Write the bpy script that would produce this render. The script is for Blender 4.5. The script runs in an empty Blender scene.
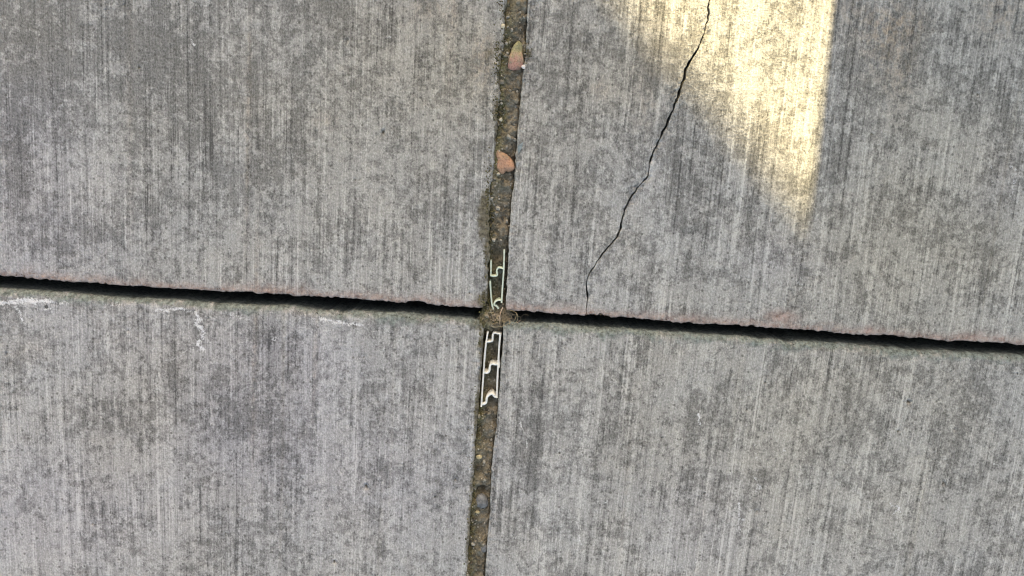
import bpy, math, random
import numpy as np
from mathutils import Matrix, Vector

random.seed(7)
SC = bpy.context.scene
COL = SC.collection

# ------------------------------------------------------------------ camera
FPX, CAM_H, TILT, ROLL = 790.0, 0.50, math.radians(8.0), math.radians(3.9)
CM = Matrix.Rotation(-TILT, 3, 'X') @ Matrix.Rotation(ROLL, 3, 'Z')


def ray(px, py):
    return CM @ Vector(((px - 512.0) / FPX, (288.0 - py) / FPX, -1.0))


_r0 = ray(497, 316)                       # the point where the two joints cross is the origin
CAM = Vector((_r0.x / _r0.z * CAM_H, _r0.y / _r0.z * CAM_H, CAM_H))


def P(px, py, z=0.0):
    """photograph point -> point on the level plane at height z (metres)"""
    r = ray(px, py)
    t = (z - CAM.z) / r.z
    return np.array((CAM.x + r.x * t, CAM.y + r.y * t))


cam_data = bpy.data.cameras.new('camera')
cam = bpy.data.objects.new('camera', cam_data)
COL.objects.link(cam)
cam.matrix_world = Matrix.Translation(CAM) @ CM.to_4x4()
cam_data.sensor_width = 36.0
cam_data.lens = 36.0 * FPX / 1024.0
SC.cycles.filter_width = 1.1
cam_data.clip_start = 0.01
cam_data.clip_end = 2000
SC.camera = cam

# ------------------------------------------------------------------ sky, sun, exposure
_a = P(834, 0) - P(810, 225)              # the upright edge of the added pillar throws this line
AZ = _a / np.linalg.norm(_a)
ELEV = math.radians(38)
SUN = Vector((AZ[0] * math.cos(ELEV), AZ[1] * math.cos(ELEV), math.sin(ELEV)))
world = bpy.data.worlds.new('World')
SC.world = world
world.use_nodes = True
wn = world.node_tree
sky = wn.nodes.new('ShaderNodeTexSky')
sky.sky_type = 'NISHITA'
sky.sun_disc = False
sky.sun_elevation = ELEV
sky.sun_rotation = math.atan2(AZ[0], AZ[1])
sky.dust_density = 2.5
sky.ozone_density = 1.0
bg = wn.nodes['Background']
bg.inputs['Strength'].default_value = 0.15
wn.links.new(sky.outputs['Color'], bg.inputs['Color'])
sd = bpy.data.lights.new('sun', 'SUN')
sd.energy = 4.3
sd.angle = math.radians(0.53)
sd.color = (1.0, 0.915, 0.62)
sun = bpy.data.objects.new('sun', sd)
sun.rotation_euler = SUN.to_track_quat('Z', 'Y').to_euler()
sun.location = (0, 3, 5)
COL.objects.link(sun)
vs = SC.view_settings
vs.view_transform = 'Standard'
vs.look = 'None'
vs.exposure = 1.62
vs.gamma = 1.0
vs.use_curve_mapping = False
vs.use_white_balance = True               # the phone balanced for the open shade
vs.white_balance_temperature = 9450
vs.white_balance_tint = 8


# ------------------------------------------------------------------ noise in numpy
def _hash(ix, iy, seed):
    n = (ix.astype(np.int64) * 374761393 + iy.astype(np.int64) * 668265263 + seed * 974634777) & 0xFFFFFFFF
    n = ((n ^ (n >> 13)) * 1274126177) & 0xFFFFFFFF
    n = (n ^ (n >> 16)) & 0xFFFFFFFF
    return n / 4294967295.0


def vnoise(x, y, seed=0):
    x = np.asarray(x, float)
    y = np.asarray(y, float)
    ix, iy = np.floor(x), np.floor(y)
    fx, fy = x - ix, y - iy
    fx = fx * fx * (3 - 2 * fx)
    fy = fy * fy * (3 - 2 * fy)
    a = _hash(ix, iy, seed)
    b = _hash(ix + 1, iy, seed)
    c = _hash(ix, iy + 1, seed)
    d = _hash(ix + 1, iy + 1, seed)
    return (a + (b - a) * fx) * (1 - fy) + (c + (d - c) * fx) * fy


def fbm(x, y, seed=0, octaves=4, gain=0.5):
    s, amp, tot = 0.0, 1.0, 0.0
    x = np.asarray(x, float)
    y = np.asarray(y, float)
    for o in range(octaves):
        s = s + amp * vnoise(x, y, seed + 17 * o)
        tot += amp
        amp *= gain
        x, y = x * 2.03, y * 2.03
    return s / tot * 2 - 1                # -1 .. 1


def smooth(a, b, x):
    t = np.clip((x - a) / (b - a), 0, 1)
    return t * t * (3 - 2 * t)


# ------------------------------------------------------------------ object helpers
def link(name, me, mat=None, parent=None):
    o = bpy.data.objects.new(name, me)
    COL.objects.link(o)
    if mat is not None and me is not None and not me.materials:
        me.materials.append(mat)
    if parent is not None:
        o.parent = parent
    return o


def tag(o, label=None, cat=None, group=None, kind=None):
    for k, v in (('label', label), ('category', cat), ('group', group), ('kind', kind)):
        if v:
            o[k] = v
    return o


def empty(name, loc=(0, 0, 0)):
    o = bpy.data.objects.new(name, None)
    o.empty_display_size = 0.02
    COL.objects.link(o)
    o.location = loc
    return o


def mesh_np(name, verts, quads, smooth_shade=True):
    me = bpy.data.meshes.new(name)
    verts = np.asarray(verts, np.float32)
    quads = np.asarray(quads, np.int32)
    k = quads.shape[1]
    me.vertices.add(len(verts))
    me.vertices.foreach_set('co', verts.ravel())
    me.loops.add(quads.size)
    me.loops.foreach_set('vertex_index', quads.ravel())
    me.polygons.add(len(quads))
    me.polygons.foreach_set('loop_start', np.arange(len(quads), dtype=np.int32) * k)
    me.polygons.foreach_set('use_smooth', np.full(len(quads), smooth_shade))
    me.update(calc_edges=True)
    return me


def attr(me, name, kind, data):
    a = me.attributes.new(name, kind, 'POINT')
    key = {'FLOAT_COLOR': 'color', 'FLOAT_VECTOR': 'vector', 'FLOAT': 'value'}[kind]
    a.data.foreach_set(key, np.asarray(data, np.float32).ravel())


def grid_quads(nx, ny):
    i, j = np.meshgrid(np.arange(nx - 1), np.arange(ny - 1), indexing='ij')
    a = (i * ny + j).ravel()
    return np.stack([a, a + ny, a + ny + 1, a + 1], 1)


# ------------------------------------------------------------------ node helpers
class NT:
    def __init__(self, name, rough=0.9, spec=0.2):
        self.m = bpy.data.materials.new(name)
        self.m.use_nodes = True
        self.t = self.m.node_tree
        self.b = self.t.nodes['Principled BSDF']
        self.b.inputs['Roughness'].default_value = rough
        self.b.inputs['Specular IOR Level'].default_value = spec

    def n(self, typ, **kw):
        nd = self.t.nodes.new(typ)
        for k, v in kw.items():
            setattr(nd, k, v)
        return nd

    def put(self, sock, v):
        if isinstance(v, bpy.types.NodeSocket):
            self.t.links.new(v, sock)
        else:
            sock.default_value = v

    def math(self, op, a, b=0.0, c=None, clamp=False):
        nd = self.n('ShaderNodeMath', operation=op, use_clamp=clamp)
        self.put(nd.inputs[0], a)
        self.put(nd.inputs[1], b)
        if c is not None:
            self.put(nd.inputs[2], c)
        return nd.outputs[0]

    def scale(self, v, s):
        nd = self.n('ShaderNodeVectorMath', operation='MULTIPLY')
        self.put(nd.inputs[0], v)
        nd.inputs[1].default_value = s
        return nd.outputs[0]

    def noise(self, vec, scale=1.0, detail=2.0, rough=0.5, dist=0.0):
        nd = self.n('ShaderNodeTexNoise')
        self.put(nd.inputs['Vector'], vec)
        nd.inputs['Scale'].default_value = scale
        nd.inputs['Detail'].default_value = detail
        nd.inputs['Roughness'].default_value = rough
        nd.inputs['Distortion'].default_value = dist
        return nd.outputs['Fac']

    def voro(self, vec, scale, out='Distance', rnd=1.0):
        nd = self.n('ShaderNodeTexVoronoi')
        self.put(nd.inputs['Vector'], vec)
        nd.inputs['Scale'].default_value = scale
        nd.inputs['Randomness'].default_value = rnd
        return nd.outputs[out]

    def range(self, v, a, b, c=0.0, d=1.0, smoothstep=False):
        nd = self.n('ShaderNodeMapRange')
        if smoothstep:
            nd.interpolation_type = 'SMOOTHSTEP'
        self.put(nd.inputs[0], v)
        for k, x in enumerate((a, b, c, d)):
            nd.inputs[k + 1].default_value = x
        return nd.outputs[0]

    def ramp(self, v, stops):
        nd = self.n('ShaderNodeValToRGB')
        self.put(nd.inputs[0], v)
        e = nd.color_ramp.elements
        while len(e) < len(stops):
            e.new(0.5)
        for el, (p, c) in zip(e, stops):
            el.position = p
            el.color = (*c, 1)
        return nd.outputs[0]

    def mix(self, f, a, b, mode='MIX'):
        nd = self.n('ShaderNodeMix', data_type='RGBA', blend_type=mode)
        self.put(nd.inputs[0], f)
        for s, v in ((nd.inputs[6], a), (nd.inputs[7], b)):
            if isinstance(v, tuple):
                v = (*v, 1)
            self.put(s, v)
        return nd.outputs[2]

    def attr(self, name):
        return self.n('ShaderNodeAttribute', attribute_name=name)

    def sep(self, col):
        nd = self.n('ShaderNodeSeparateColor')
        self.put(nd.inputs[0], col)
        return nd.outputs

    def pos(self):
        return self.n('ShaderNodeTexCoord').outputs['Object']

    def bump(self, h, dist, strength=1.0, prev=None):
        nd = self.n('ShaderNodeBump')
        nd.inputs['Strength'].default_value = strength
        nd.inputs['Distance'].default_value = dist
        self.put(nd.inputs['Height'], h)
        if prev is not None:
            self.put(nd.inputs['Normal'], prev)
        return nd.outputs[0]

    def done(self, color, normal=None):
        self.put(self.b.inputs['Base Color'], color if not isinstance(color, tuple) else (*color, 1))
        if normal is not None:
            self.put(self.b.inputs['Normal'], normal)
        return self.m


# ------------------------------------------------------------------ brushed concrete
def concrete_material():
    k = NT('brushed_concrete', 0.92, 0.15)
    br = k.attr('broom').outputs['Vector']      # straightened brushing coordinates, metres
    ob = k.pos()
    st = k.attr('stain')
    tn = k.attr('tone')
    moss, pink, white = k.sep(st.outputs['Color'])[:3]
    soil = st.outputs['Alpha']
    dark, warm, violet = k.sep(tn.outputs['Color'])[:3]
    rust = tn.outputs['Alpha']
    # brush marks: ridges of several pitches that break up along their length
    wob = k.n('ShaderNodeTexNoise')
    k.put(wob.inputs['Vector'], ob)
    wob.inputs['Scale'].default_value = 130
    wob.inputs['Detail'].default_value = 2
    wv = k.n('ShaderNodeVectorMath', operation='MULTIPLY_ADD')
    k.put(wv.inputs[0], wob.outputs['Color'])
    wv.inputs[1].default_value = (.0011, .0011, 0)
    k.put(wv.inputs[2], br)
    bw = wv.outputs[0]
    s1 = k.noise(k.scale(bw, (250, 8, 1)), 1, 4, 0.75)
    s2 = k.noise(k.scale(bw, (800, 22, 1)), 1, 2, 0.65)
    s3 = k.noise(k.scale(bw, (70, 2.4, 1)), 1, 2, 0.6)
    ln = k.noise(k.scale(bw, (520, 6.0, 1)), 1, 2, 0.6)
    # dirt film lying in islands on the cement paste
    big = k.noise(k.scale(ob, (1, 0.85, 1)), 25, 3, 0.55)
    isl = k.noise(k.scale(ob, (1, 0.85, 1)), 80, 5, 0.62)
    m2 = k.noise(k.scale(ob, (1, 0.8, 1)), 250, 3, 0.62)
    g1 = k.noise(ob, 720, 2, 0.7)
    g2 = k.noise(k.scale(br, (1500, 620, 1)), 1, 1, 0.5)
    sa = k.range(k.noise(ob, 16, 2, 0.5), 0.35, 0.65, 0.45, 1.25)      # the broom bit unevenly
    strk = k.math('MULTIPLY_ADD', k.math('SUBTRACT', s2, 0.5), 0.9, k.math('MULTIPLY', k.math('SUBTRACT', s1, 0.5), 1.5))
    strk = k.math('MULTIPLY', strk, sa)
    f = k.math('MULTIPLY_ADD', k.math('SUBTRACT', big, 0.5), 1.1, 0.5)
    f = k.math('MULTIPLY_ADD', k.math('SUBTRACT', isl, 0.5), 1.9, f)
    f = k.math('MULTIPLY_ADD', k.math('SUBTRACT', m2, 0.5), 1.45, f)
    f = k.math('MULTIPLY_ADD', strk, 0.40, f)
    f = k.math('MULTIPLY_ADD', k.math('SUBTRACT', g1, 0.5), 0.45, f)
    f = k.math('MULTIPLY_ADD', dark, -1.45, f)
    film = k.range(f, 0.26, 0.64, 0.0, 1.0)
    v = k.math('MULTIPLY_ADD', film, 0.33, 0.36)
    v = k.math('MULTIPLY_ADD', strk, 0.42, v)
    v = k.math('MULTIPLY_ADD', k.math('SUBTRACT', s3, 0.5), 0.30, v)
    v = k.math('MULTIPLY_ADD', k.math('SUBTRACT', m2, 0.5), 0.45, v)
    v = k.math('MULTIPLY_ADD', k.math('SUBTRACT', g1, 0.5), 0.9, v)
    v = k.math('MULTIPLY_ADD', k.math('SUBTRACT', g2, 0.5), 0.6, v)
    v = k.math('MULTIPLY_ADD', k.math('MULTIPLY', k.range(ln, 0.58, 0.66), sa), -0.20, v)     # single deep grooves
    v = k.math('MULTIPLY_ADD', k.math('MULTIPLY', k.range(ln, 0.43, 0.35), sa), 0.20, v)      # and proud ridges
    v = k.math('MULTIPLY_ADD', dark, -0.25, v)
    col = k.ramp(v, [(0.0, (0.085, 0.085, 0.083)), (0.28, (0.178, 0.177, 0.173)), (0.52, (0.265, 0.264, 0.258)),
                     (0.76, (0.36, 0.357, 0.348)), (1.0, (0.50, 0.497, 0.485))])
    # slow drift of hue, and the warm lines left by rusty run-off
    hue = k.noise(ob, 14, 4, 0.6)
    col = k.mix(k.math('MULTIPLY', k.range(hue, 0.48, 0.72), 0.25), col, (1.06, 1.0, 0.90), 'MULTIPLY')
    col = k.mix(k.math('MULTIPLY', k.range(hue, 0.52, 0.28), 0.25), col, (0.93, 0.98, 1.06), 'MULTIPLY')
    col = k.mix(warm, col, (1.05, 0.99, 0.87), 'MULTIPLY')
    col = k.mix(violet, col, (0.99, 0.98, 1.045), 'MULTIPLY')
    rb = k.math('MULTIPLY', rust, k.range(m2, 0.38, 0.62), clamp=True)
    col = k.mix(rb, col, (0.92, 0.78, 0.66), 'MULTIPLY')
    wl = k.range(k.noise(k.scale(br, (60, 1.2, 1)), 1, 3, 0.65), 0.64, 0.74)
    col = k.mix(k.math('MULTIPLY', wl, 0.35), col, (0.93, 0.85, 0.70), 'MULTIPLY')
    # tiny pores and knocked-out grit, scattered thinly
    vor = k.n('ShaderNodeTexVoronoi')
    k.put(vor.inputs['Vector'], k.scale(ob, (1, 0.85, 1)))
    vor.inputs['Scale'].default_value = 62
    rc = k.sep(vor.outputs['Color'])
    size = k.math('MULTIPLY_ADD', k.math('POWER', rc[0], 7.0), 0.06, k.math('MULTIPLY', k.math('SUBTRACT', m2, .5), .16))
    pore = k.range(k.math('SUBTRACT', vor.outputs['Distance'], size), -0.012, 0.012, 1, 0)
    pore = k.math('MULTIPLY', pore, k.range(rc[0], 0.78, 0.86))
    col = k.mix(k.math('MULTIPLY', pore, 0.8), col, (0.06, 0.055, 0.05))
    vor2 = k.n('ShaderNodeTexVoronoi')
    k.put(vor2.inputs['Vector'], ob)
    vor2.inputs['Scale'].default_value = 210
    rd = k.sep(vor2.outputs['Color'])
    fleck = k.math('MULTIPLY', k.range(vor2.outputs['Distance'], 0.10, 0.17, 1, 0), k.range(rd[1], 0.90, 0.93))
    col = k.mix(k.math('MULTIPLY', fleck, 0.55), col, (0.52, 0.51, 0.48))
    pit = k.math('MULTIPLY', k.range(vor2.outputs['Distance'], 0.12, 0.2, 1, 0), k.range(rd[2], 0.82, 0.86))
    col = k.mix(k.math('MULTIPLY', pit, 0.68), col, (0.09, 0.085, 0.08))
    # broken edge showing pinkish sand, algae, salt bloom, soil
    fine = k.noise(ob, 420, 4, 0.65)
    fine2 = k.noise(ob, 260, 5, 0.7)
    pk = k.math('MULTIPLY', k.math('ADD', pink, k.math('MULTIPLY', k.math('SUBTRACT', fine, 0.5), k.math('MULTIPLY', pink, 2.4))), 0.85, clamp=True)
    col = k.mix(pk, col, k.mix(k.range(fine2, 0.38, 0.56), (0.19, 0.115, 0.095), (0.42, 0.315, 0.28)))
    mo = k.math('MULTIPLY', k.range(k.math('ADD', moss, k.math('MULTIPLY', k.math('SUBTRACT', fine2, 0.5), 1.3)), 0.25, 0.75), k.math('MINIMUM', k.math('MULTIPLY', moss, 2.0), 0.85))
    mcol = k.mix(k.range(fine, 0.40, 0.62), (0.085, 0.102, 0.092), (0.23, 0.275, 0.255))
    col = k.mix(mo, col, mcol)
    so = k.math('MULTIPLY', k.range(k.math('ADD', soil, k.math('MULTIPLY', k.math('SUBTRACT', fine2, 0.5), 1.4)), 0.3, 0.7), k.math('MINIMUM', k.math('MULTIPLY', soil, 2.0), 0.9))
    col = k.mix(so, col, k.mix(k.range(fine, 0.38, 0.62), (0.055, 0.046, 0.030), (0.17, 0.15, 0.105)))
    wh = k.range(k.math('ADD', white, k.math('MULTIPLY', k.math('SUBTRACT', k.math('ADD', k.math('MULTIPLY', fine2, .45), k.math('MULTIPLY', g1, .55)), 0.5), 3.8)), 0.42, 1.0)
    wh = k.math('MULTIPLY', wh, k.math('MINIMUM', k.math('MULTIPLY', white, 2.5), 1.0))
    col = k.mix(wh, col, (0.64, 0.64, 0.66))
    # relief
    h = k.math('MULTIPLY', s1, 0.6)
    h = k.math('MULTIPLY_ADD', s2, 0.4, h)
    h = k.math('MULTIPLY_ADD', g1, 0.55, h)
    h = k.math('MULTIPLY_ADD', m2, 0.5, h)
    h = k.math('MULTIPLY_ADD', pore, -1.2, h)
    h = k.math('MULTIPLY_ADD', ln, -0.35, h)
    return k.done(col, k.bump(h, 0.0015, 0.95))


M_CONC = concrete_material()


def soil_material():
    k = NT('joint_soil', 0.95, 0.1)
    ob = k.pos()
    a = k.attr('stain')
    moss = k.sep(a.outputs['Color'])[0]
    n1 = k.noise(ob, 170, 6, 0.7)
    n2 = k.noise(ob, 700, 3, 0.6)
    v = k.math('ADD', k.math('MULTIPLY', n1, 0.6), k.math('MULTIPLY', n2, 0.4))
    col = k.ramp(v, [(0.30, (0.045, 0.037, 0.027)), (0.46, (0.155, 0.133, 0.098)), (0.60, (0.26, 0.23, 0.18)), (0.72, (0.40, 0.37, 0.31))])
    mf = k.math('MULTIPLY', moss, k.range(n1, 0.34, 0.50))
    col = k.mix(mf, col, k.mix(k.range(n2, 0.4, 0.62), (0.05, 0.046, 0.022), (0.17, 0.16, 0.085)))
    return k.done(col, k.bump(v, 0.002, 0.9))


M_SOIL = soil_material()


def plain(name, c0, c1, scale, rough=0.8, spec=0.3, bump=0.0005, detail=4):
    k = NT(name, rough, spec)
    n = k.noise(k.pos(), scale, detail, 0.6)
    return k.done(k.mix(k.range(n, 0.35, 0.65), c0, c1), k.bump(n, bump, 0.6))


# ------------------------------------------------------------------ slab outlines, measured on the photograph
def poly_world(pts):
    return np.array([P(*p) for p in pts])


def edge_x(pts, far=0.0):
    """near-horizontal edge: y as a function of x"""
    w = poly_world(pts)
    w = w[np.argsort(w[:, 0])]
    s0 = (w[-1, 1] - w[0, 1]) / (w[-1, 0] - w[0, 0])

    def f(x):
        y = np.interp(x, w[:, 0], w[:, 1])
        y = np.where(x < w[0, 0], w[0, 1] + (x - w[0, 0]) * s0, y)
        return np.where(x > w[-1, 0], w[-1, 1] + (x - w[-1, 0]) * s0, y)
    return f


def edge_y(pts, slope=None):
    """near-vertical edge: x as a function of y"""
    w = poly_world(pts)
    w = w[np.argsort(w[:, 1])]
    s0 = slope if slope is not None else (w[-1, 0] - w[0, 0]) / (w[-1, 1] - w[0, 1])

    def f(y):
        x = np.interp(y, w[:, 1], w[:, 0])
        x = np.where(y < w[0, 1], w[0, 0] + (y - w[0, 1]) * s0, x)
        return np.where(y > w[-1, 1], w[-1, 0] + (y - w[-1, 1]) * s0, x)
    return f


UL_B = edge_x([(0, 276), (25, 278), (82, 283), (125, 286), (162, 288), (190, 290), (240, 291.5), (322, 297), (367, 299.5), (400, 303), (430, 304.5), (477, 308), (486, 309)])
LL_T = edge_x([(0, 289.5), (40, 291.5), (64, 293), (100, 296.5), (128, 298), (160, 299.5), (200, 303), (256, 305.5), (290, 306.5), (322, 310), (400, 313.5), (470, 318.5), (484, 319.5)])
UR_B = edge_x([(504, 310), (560, 314), (633, 319), (688, 322.5), (767, 328), (810, 331), (865, 334.5), (927, 339), (1024, 345.5)])
LR_T = edge_x([(502, 321.5), (560, 324.5), (600, 328), (650, 330.5), (700, 334.5), (768, 339), (840, 344), (925, 350), (1024, 355.5)])
UL_R = edge_y([(506.5, 0), (505, 42), (502, 55), (500.5, 75), (500, 100), (498, 125), (496.5, 150), (495, 165), (492, 185), (490, 215), (489, 240), (489, 270), (487, 295), (486.5, 309)], 0.0)
UR_L = edge_y([(528, 0), (526, 50), (521.5, 85), (518.5, 120), (517, 145), (515, 165), (512, 200), (509, 240), (508, 270), (506, 300), (505, 310)], 0.0)
LL_R = edge_y([(484, 322), (483, 345), (481, 370), (478.5, 400), (477, 425), (475.5, 445), (473, 480), (470.5, 520), (466.5, 576)], 0.0)
LR_L = edge_y([(503, 325), (503, 335), (501, 365), (498.5, 400), (497, 425), (494, 445), (491, 480), (489.5, 510), (487.5, 540), (485, 576)], 0.0)
CRACK_PX = [(586.5, 312), (587, 300), (587.5, 293), (587, 287), (586.5, 281), (590, 273), (596, 264), (602, 254), (609, 246), (618, 237), (621, 228),
            (622, 220), (625, 211), (627, 205), (630, 200), (633, 194), (638, 187), (645, 180), (648, 177), (649, 170), (650, 163), (653, 153), (658, 143),
            (662, 132), (668, 122), (672, 112), (676, 103), (679, 92), (684, 80), (686, 71), (690, 61), (695, 53), (700, 46), (702, 40), (705, 31), (708, 20),
            (709, 13), (708, 7), (710, 0)]
CRACK = edge_y(CRACK_PX, 0.36)
S = 0.90                                   # slab size
THICK = 0.098


# ------------------------------------------------------------------ where the stains and tints lie (photograph points)
def blobs(X, Y, lst):
    out = np.zeros_like(X)
    for px, py, rx, ry, amp in lst:
        c = P(px, py)
        mmx = 0.00064
        q = ((X - c[0]) / (rx * mmx)) ** 2 + ((Y - c[1]) / (ry * mmx)) ** 2
        out += amp * np.exp(-q)
    return out


def dist_poly(X, Y, pts):
    w = poly_world(pts)
    best = np.full(X.shape, 1.0)
    lo, hi = w.min(0) - 0.01, w.max(0) + 0.01
    sel = (X > lo[0]) & (X < hi[0]) & (Y > lo[1]) & (Y < hi[1])
    if not sel.any():
        return best
    x, y = X[sel], Y[sel]
    b = np.full(x.shape, 1.0)
    for (ax, ay), (bx, by) in zip(w[:-1], w[1:]):
        dx, dy = bx - ax, by - ay
        t = np.clip(((x - ax) * dx + (y - ay) * dy) / (dx * dx + dy * dy + 1e-12), 0, 1)
        b = np.minimum(b, np.hypot(x - ax - t * dx, y - ay - t * dy))
    best[sel] = b
    return best


WHITE = [  # polyline, half width in photograph pixels, strength
    ([(0, 303), (18, 301), (34, 300.5), (50, 301.5)], 4.0, 1.0), ([(15, 306), (20, 309), (23, 320)], 1.8, 0.9),
    ([(46, 309), (51, 309), (53, 315)], 1.5, 0.8), ([(58, 303), (68, 303)], 1.8, 0.7), ([(111, 304), (116, 304), (121, 307)], 2.4, 0.8),
    ([(156, 310), (170, 309), (184, 309.5), (196, 313), (202, 320)], 2.6, 0.9), ([(199, 319), (198, 325), (203, 329), (202, 338), (198, 345), (203, 349)], 3.6, 1.0),
    ([(192, 348), (180, 355), (166, 361)], 2.0, 0.55), ([(228, 316), (236, 315), (250, 320)], 1.8, 0.6),
    ([(320, 318), (336, 322), (350, 324), (362, 326)], 2.6, 0.85), ([(380, 328), (392, 333)], 4.0, 0.35),
    ([(273, 337), (277, 338), (276, 342), (272, 341), (273, 337)], 1.2, 0.6), ([(308, 318), (318, 320)], 2.0, 0.5),
    ([(520, 418), (523, 432)], 1.0, 0.75), ([(527, 440), (528, 447)], 1.5, 0.7), ([(698, 414), (700, 424)], 1.7, 0.8), ([(688, 524), (691, 510)], 1.3, 0.5),
    ([(755, 440), (757, 470)], 1.2, 0.5), ([(755, 478), (760, 486), (756, 492)], 2.4, 0.6), ([(740, 502), (738, 522), (741, 540)], 1.5, 0.85),
    ([(742, 518), (738, 530)], 2.4, 0.6), ([(890, 504), (900, 508), (893, 514)], 1.2, 0.8), ([(897, 503), (901, 513)], 1.0, 0.6), ([(603, 506), (608, 500)], 1.4, 0.7),
    ([(785, 450), (787, 451)], 1.6, 0.8), ([(885, 534), (898, 532)], 2.6, 0.35), ([(994, 464), (1001, 465)], 1.0, 0.8), ([(580, 535), (582, 548)], 1.6, 0.5),
    ([(793, 243), (801, 250), (800, 268)], 1.5, 0.4), ([(797, 282), (804, 285)], 1.8, 0.45), ([(990, 158), (991, 168)], 1.4, 0.6), ([(1008, 165), (1018, 172), (1010, 195)], 3.0, 0.38),
    ([(693, 560), (705, 566), (740, 562)], 5.0, 0.35), ([(640, 445), (642, 449)], 1.4, 0.6), ([(247, 469), (249, 471)], 1.6, 0.7),
    ([(192, 40), (193, 46)], 1.1, 0.7), ([(386, 36), (391, 37)], 1.2, 0.7), ([(437, 120), (437, 122)], 1.4, 0.7),
]
DARK = [(30, 95, 45, 95, .16), (215, 70, 60, 55, .15), (135, 45, 40, 40, .13), (330, 15, 60, 25, .10), (215, 160, 40, 60, .10), (290, 160, 30, 20, .10), (90, 235, 60, 40, .10),
        (70, 30, 80, 40, .08), (440, 205, 40, 40, .04), (20, 275, 70, 16, -.16), (230, 262, 120, 14, -.06), (90, 165, 40, 40, -.10), (300, 110, 60, 60, -.04),
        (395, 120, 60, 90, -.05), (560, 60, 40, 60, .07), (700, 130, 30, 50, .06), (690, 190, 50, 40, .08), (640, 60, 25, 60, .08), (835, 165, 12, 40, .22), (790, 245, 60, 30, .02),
        (900, 30, 60, 35, .07), (920, 200, 60, 35, .06), (860, 80, 30, 60, .05), (960, 140, 120, 200, -.05), (760, 260, 80, 30, -.04), (545, 250, 40, 50, -.05), (990, 120, 40, 100, .02), (700, 60, 30, 30, .0),
        (235, 415, 46, 34, .26), (240, 450, 420, 170, -.07), (780, 460, 420, 150, -.04), (200, 60, 330, 110, .05), (180, 385, 50, 24, .10), (110, 420, 45, 22, .17), (290, 465, 34, 34, .18), (290, 355, 40, 26, .11), (380, 400, 30, 30, .10), (405, 470, 40, 30, .10),
        (345, 520, 30, 26, .12), (15, 525, 30, 22, .12), (75, 500, 30, 26, .06), (190, 555, 50, 20, .08), (40, 550, 90, 40, -.14), (60, 340, 90, 30, -.05), (330, 350, 60, 30, -.05),
        (160, 470, 60, 40, -.06), (450, 400, 30, 80, -.06), (440, 540, 50, 40, -.06), (535, 460, 26, 44, .25), (560, 400, 40, 30, .13), (600, 430, 24, 40, .10), (720, 430, 26, 24, .22),
        (700, 480, 24, 40, .13), (545, 515, 50, 14, .12), (860, 440, 26, 60, .13), (880, 380, 50, 30, .09), (810, 480, 26, 60, .06), (990, 400, 26, 40, .10), (960, 480, 24, 24, .08),
        (760, 380, 24, 60, -.05), (640, 370, 50, 60, -.03), (900, 520, 120, 40, -.06), (740, 550, 120, 30, -.08), (600, 560, 80, 20, -.06), (930, 320, 80, 14, -.05), (650, 300, 120, 14, -.04)]
WARM = [(940, 170, 140, 190, .55), (380, 90, 110, 110, .5), (640, 60, 50, 60, .5), (560, 100, 60, 110, .3), (170, 370, 60, 60, .35), (130, 460, 60, 60, .35), (800, 440, 200, 130, .45), (900, 250, 150, 70, .3), (460, 60, 40, 60, .5)]  # warm cement hue; the first patch also offsets bluish skylight by colour
VIOLET = [(220, 450, 280, 140, .6), (30, 230, 90, 80, .9), (20, 120, 60, 60, .6), (250, 420, 60, 60, .9), (40, 520, 120, 70, .9), (200, 340, 150, 40, .4), (380, 480, 90, 60, .4), (300, 360, 50, 40, .4), (700, 520, 60, 60, .5), (780, 260, 40, 30, .5), (1000, 180, 30, 40, .5)]
RUST = [(905, 22, 26, 16, .8), (880, 45, 22, 30, .7), (850, 10, 24, 20, .5), (1000, 14, 26, 26, .7), (900, 75, 16, 40, .5), (430, 10, 22, 12, .45), (326, 120, 10, 8, .5), (600, 90, 10, 10, .5), (645, 105, 16, 40, .35),
        (255, 340, 2.5, 130, .65), (248, 120, 2.5, 130, .6), (315, 360, 2, 60, .55), (30, 350, 20, 10, .3), (483, 60, 10, 26, .9), (452, 20, 5, 60, .4), (130, 120, 3, 160, .3), (625, 500, 2, 70, .3)]
PINK = [(781, 317, 15, 6.5, 1.1), (868, 331, 6, 5, 1.2), (1001, 339.5, 5, 3.5, 1.2), (262, 289, 14, 4, .6), (350, 297, 8, 3, .5), (140, 284, 16, 3, .5)]
SOILB = [(490, 55, 8, 18, .5), (497, 112, 5, 18, .8), (484, 215, 7, 28, 1.0), (482, 300, 8, 8, .9), (474, 325, 10, 6, .5), (528, 54, 6, 9, .55), (480, 345, 4, 16, .7), (478, 410, 4, 30, .8), (470, 520, 4, 90, .7),
         (488, 255, 4, 40, .7), (519, 175, 3, 12, .4)]
HOLES = [(106, 10, 1.7), (139, 67, 1.3), (124, 6, 1.6), (383, 132, 2.6), (347, 40, 2.2), (355, 180, 1.6), (366, 487, 3.4), (334, 562, 2.6), (92, 524, 2.0), (128, 330, 1.6), (909, 402, 2.6), (910, 403, 1.8),
         (955, 430, 1.8), (898, 432, 1.6), (747, 410, 1.8), (757, 512, 2.0), (944, 484, 2.4), (364, 357, 1.6), (344, 379, 1.4), (470, 293, 1.6), (640, 440, 1.2), (1004, 35, 1.5), (872, 134, 1.6), (978, 94, 1.8), (860, 320, 1.2),
         (6, 354, 2.2), (226, 534, 1.4), (575, 356, 1.6), (749, 397, 1.6), (455, 480, 1.8)]


# ------------------------------------------------------------------ slab builder
WALL = [THICK, .080, .062, .048, .037, .028, .021, .0155, .011, .0075, .0048, .0027, .0012]
RND = [0, .0002, .0005, .0009, .0014, .0020, .0027, .0034]


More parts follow.
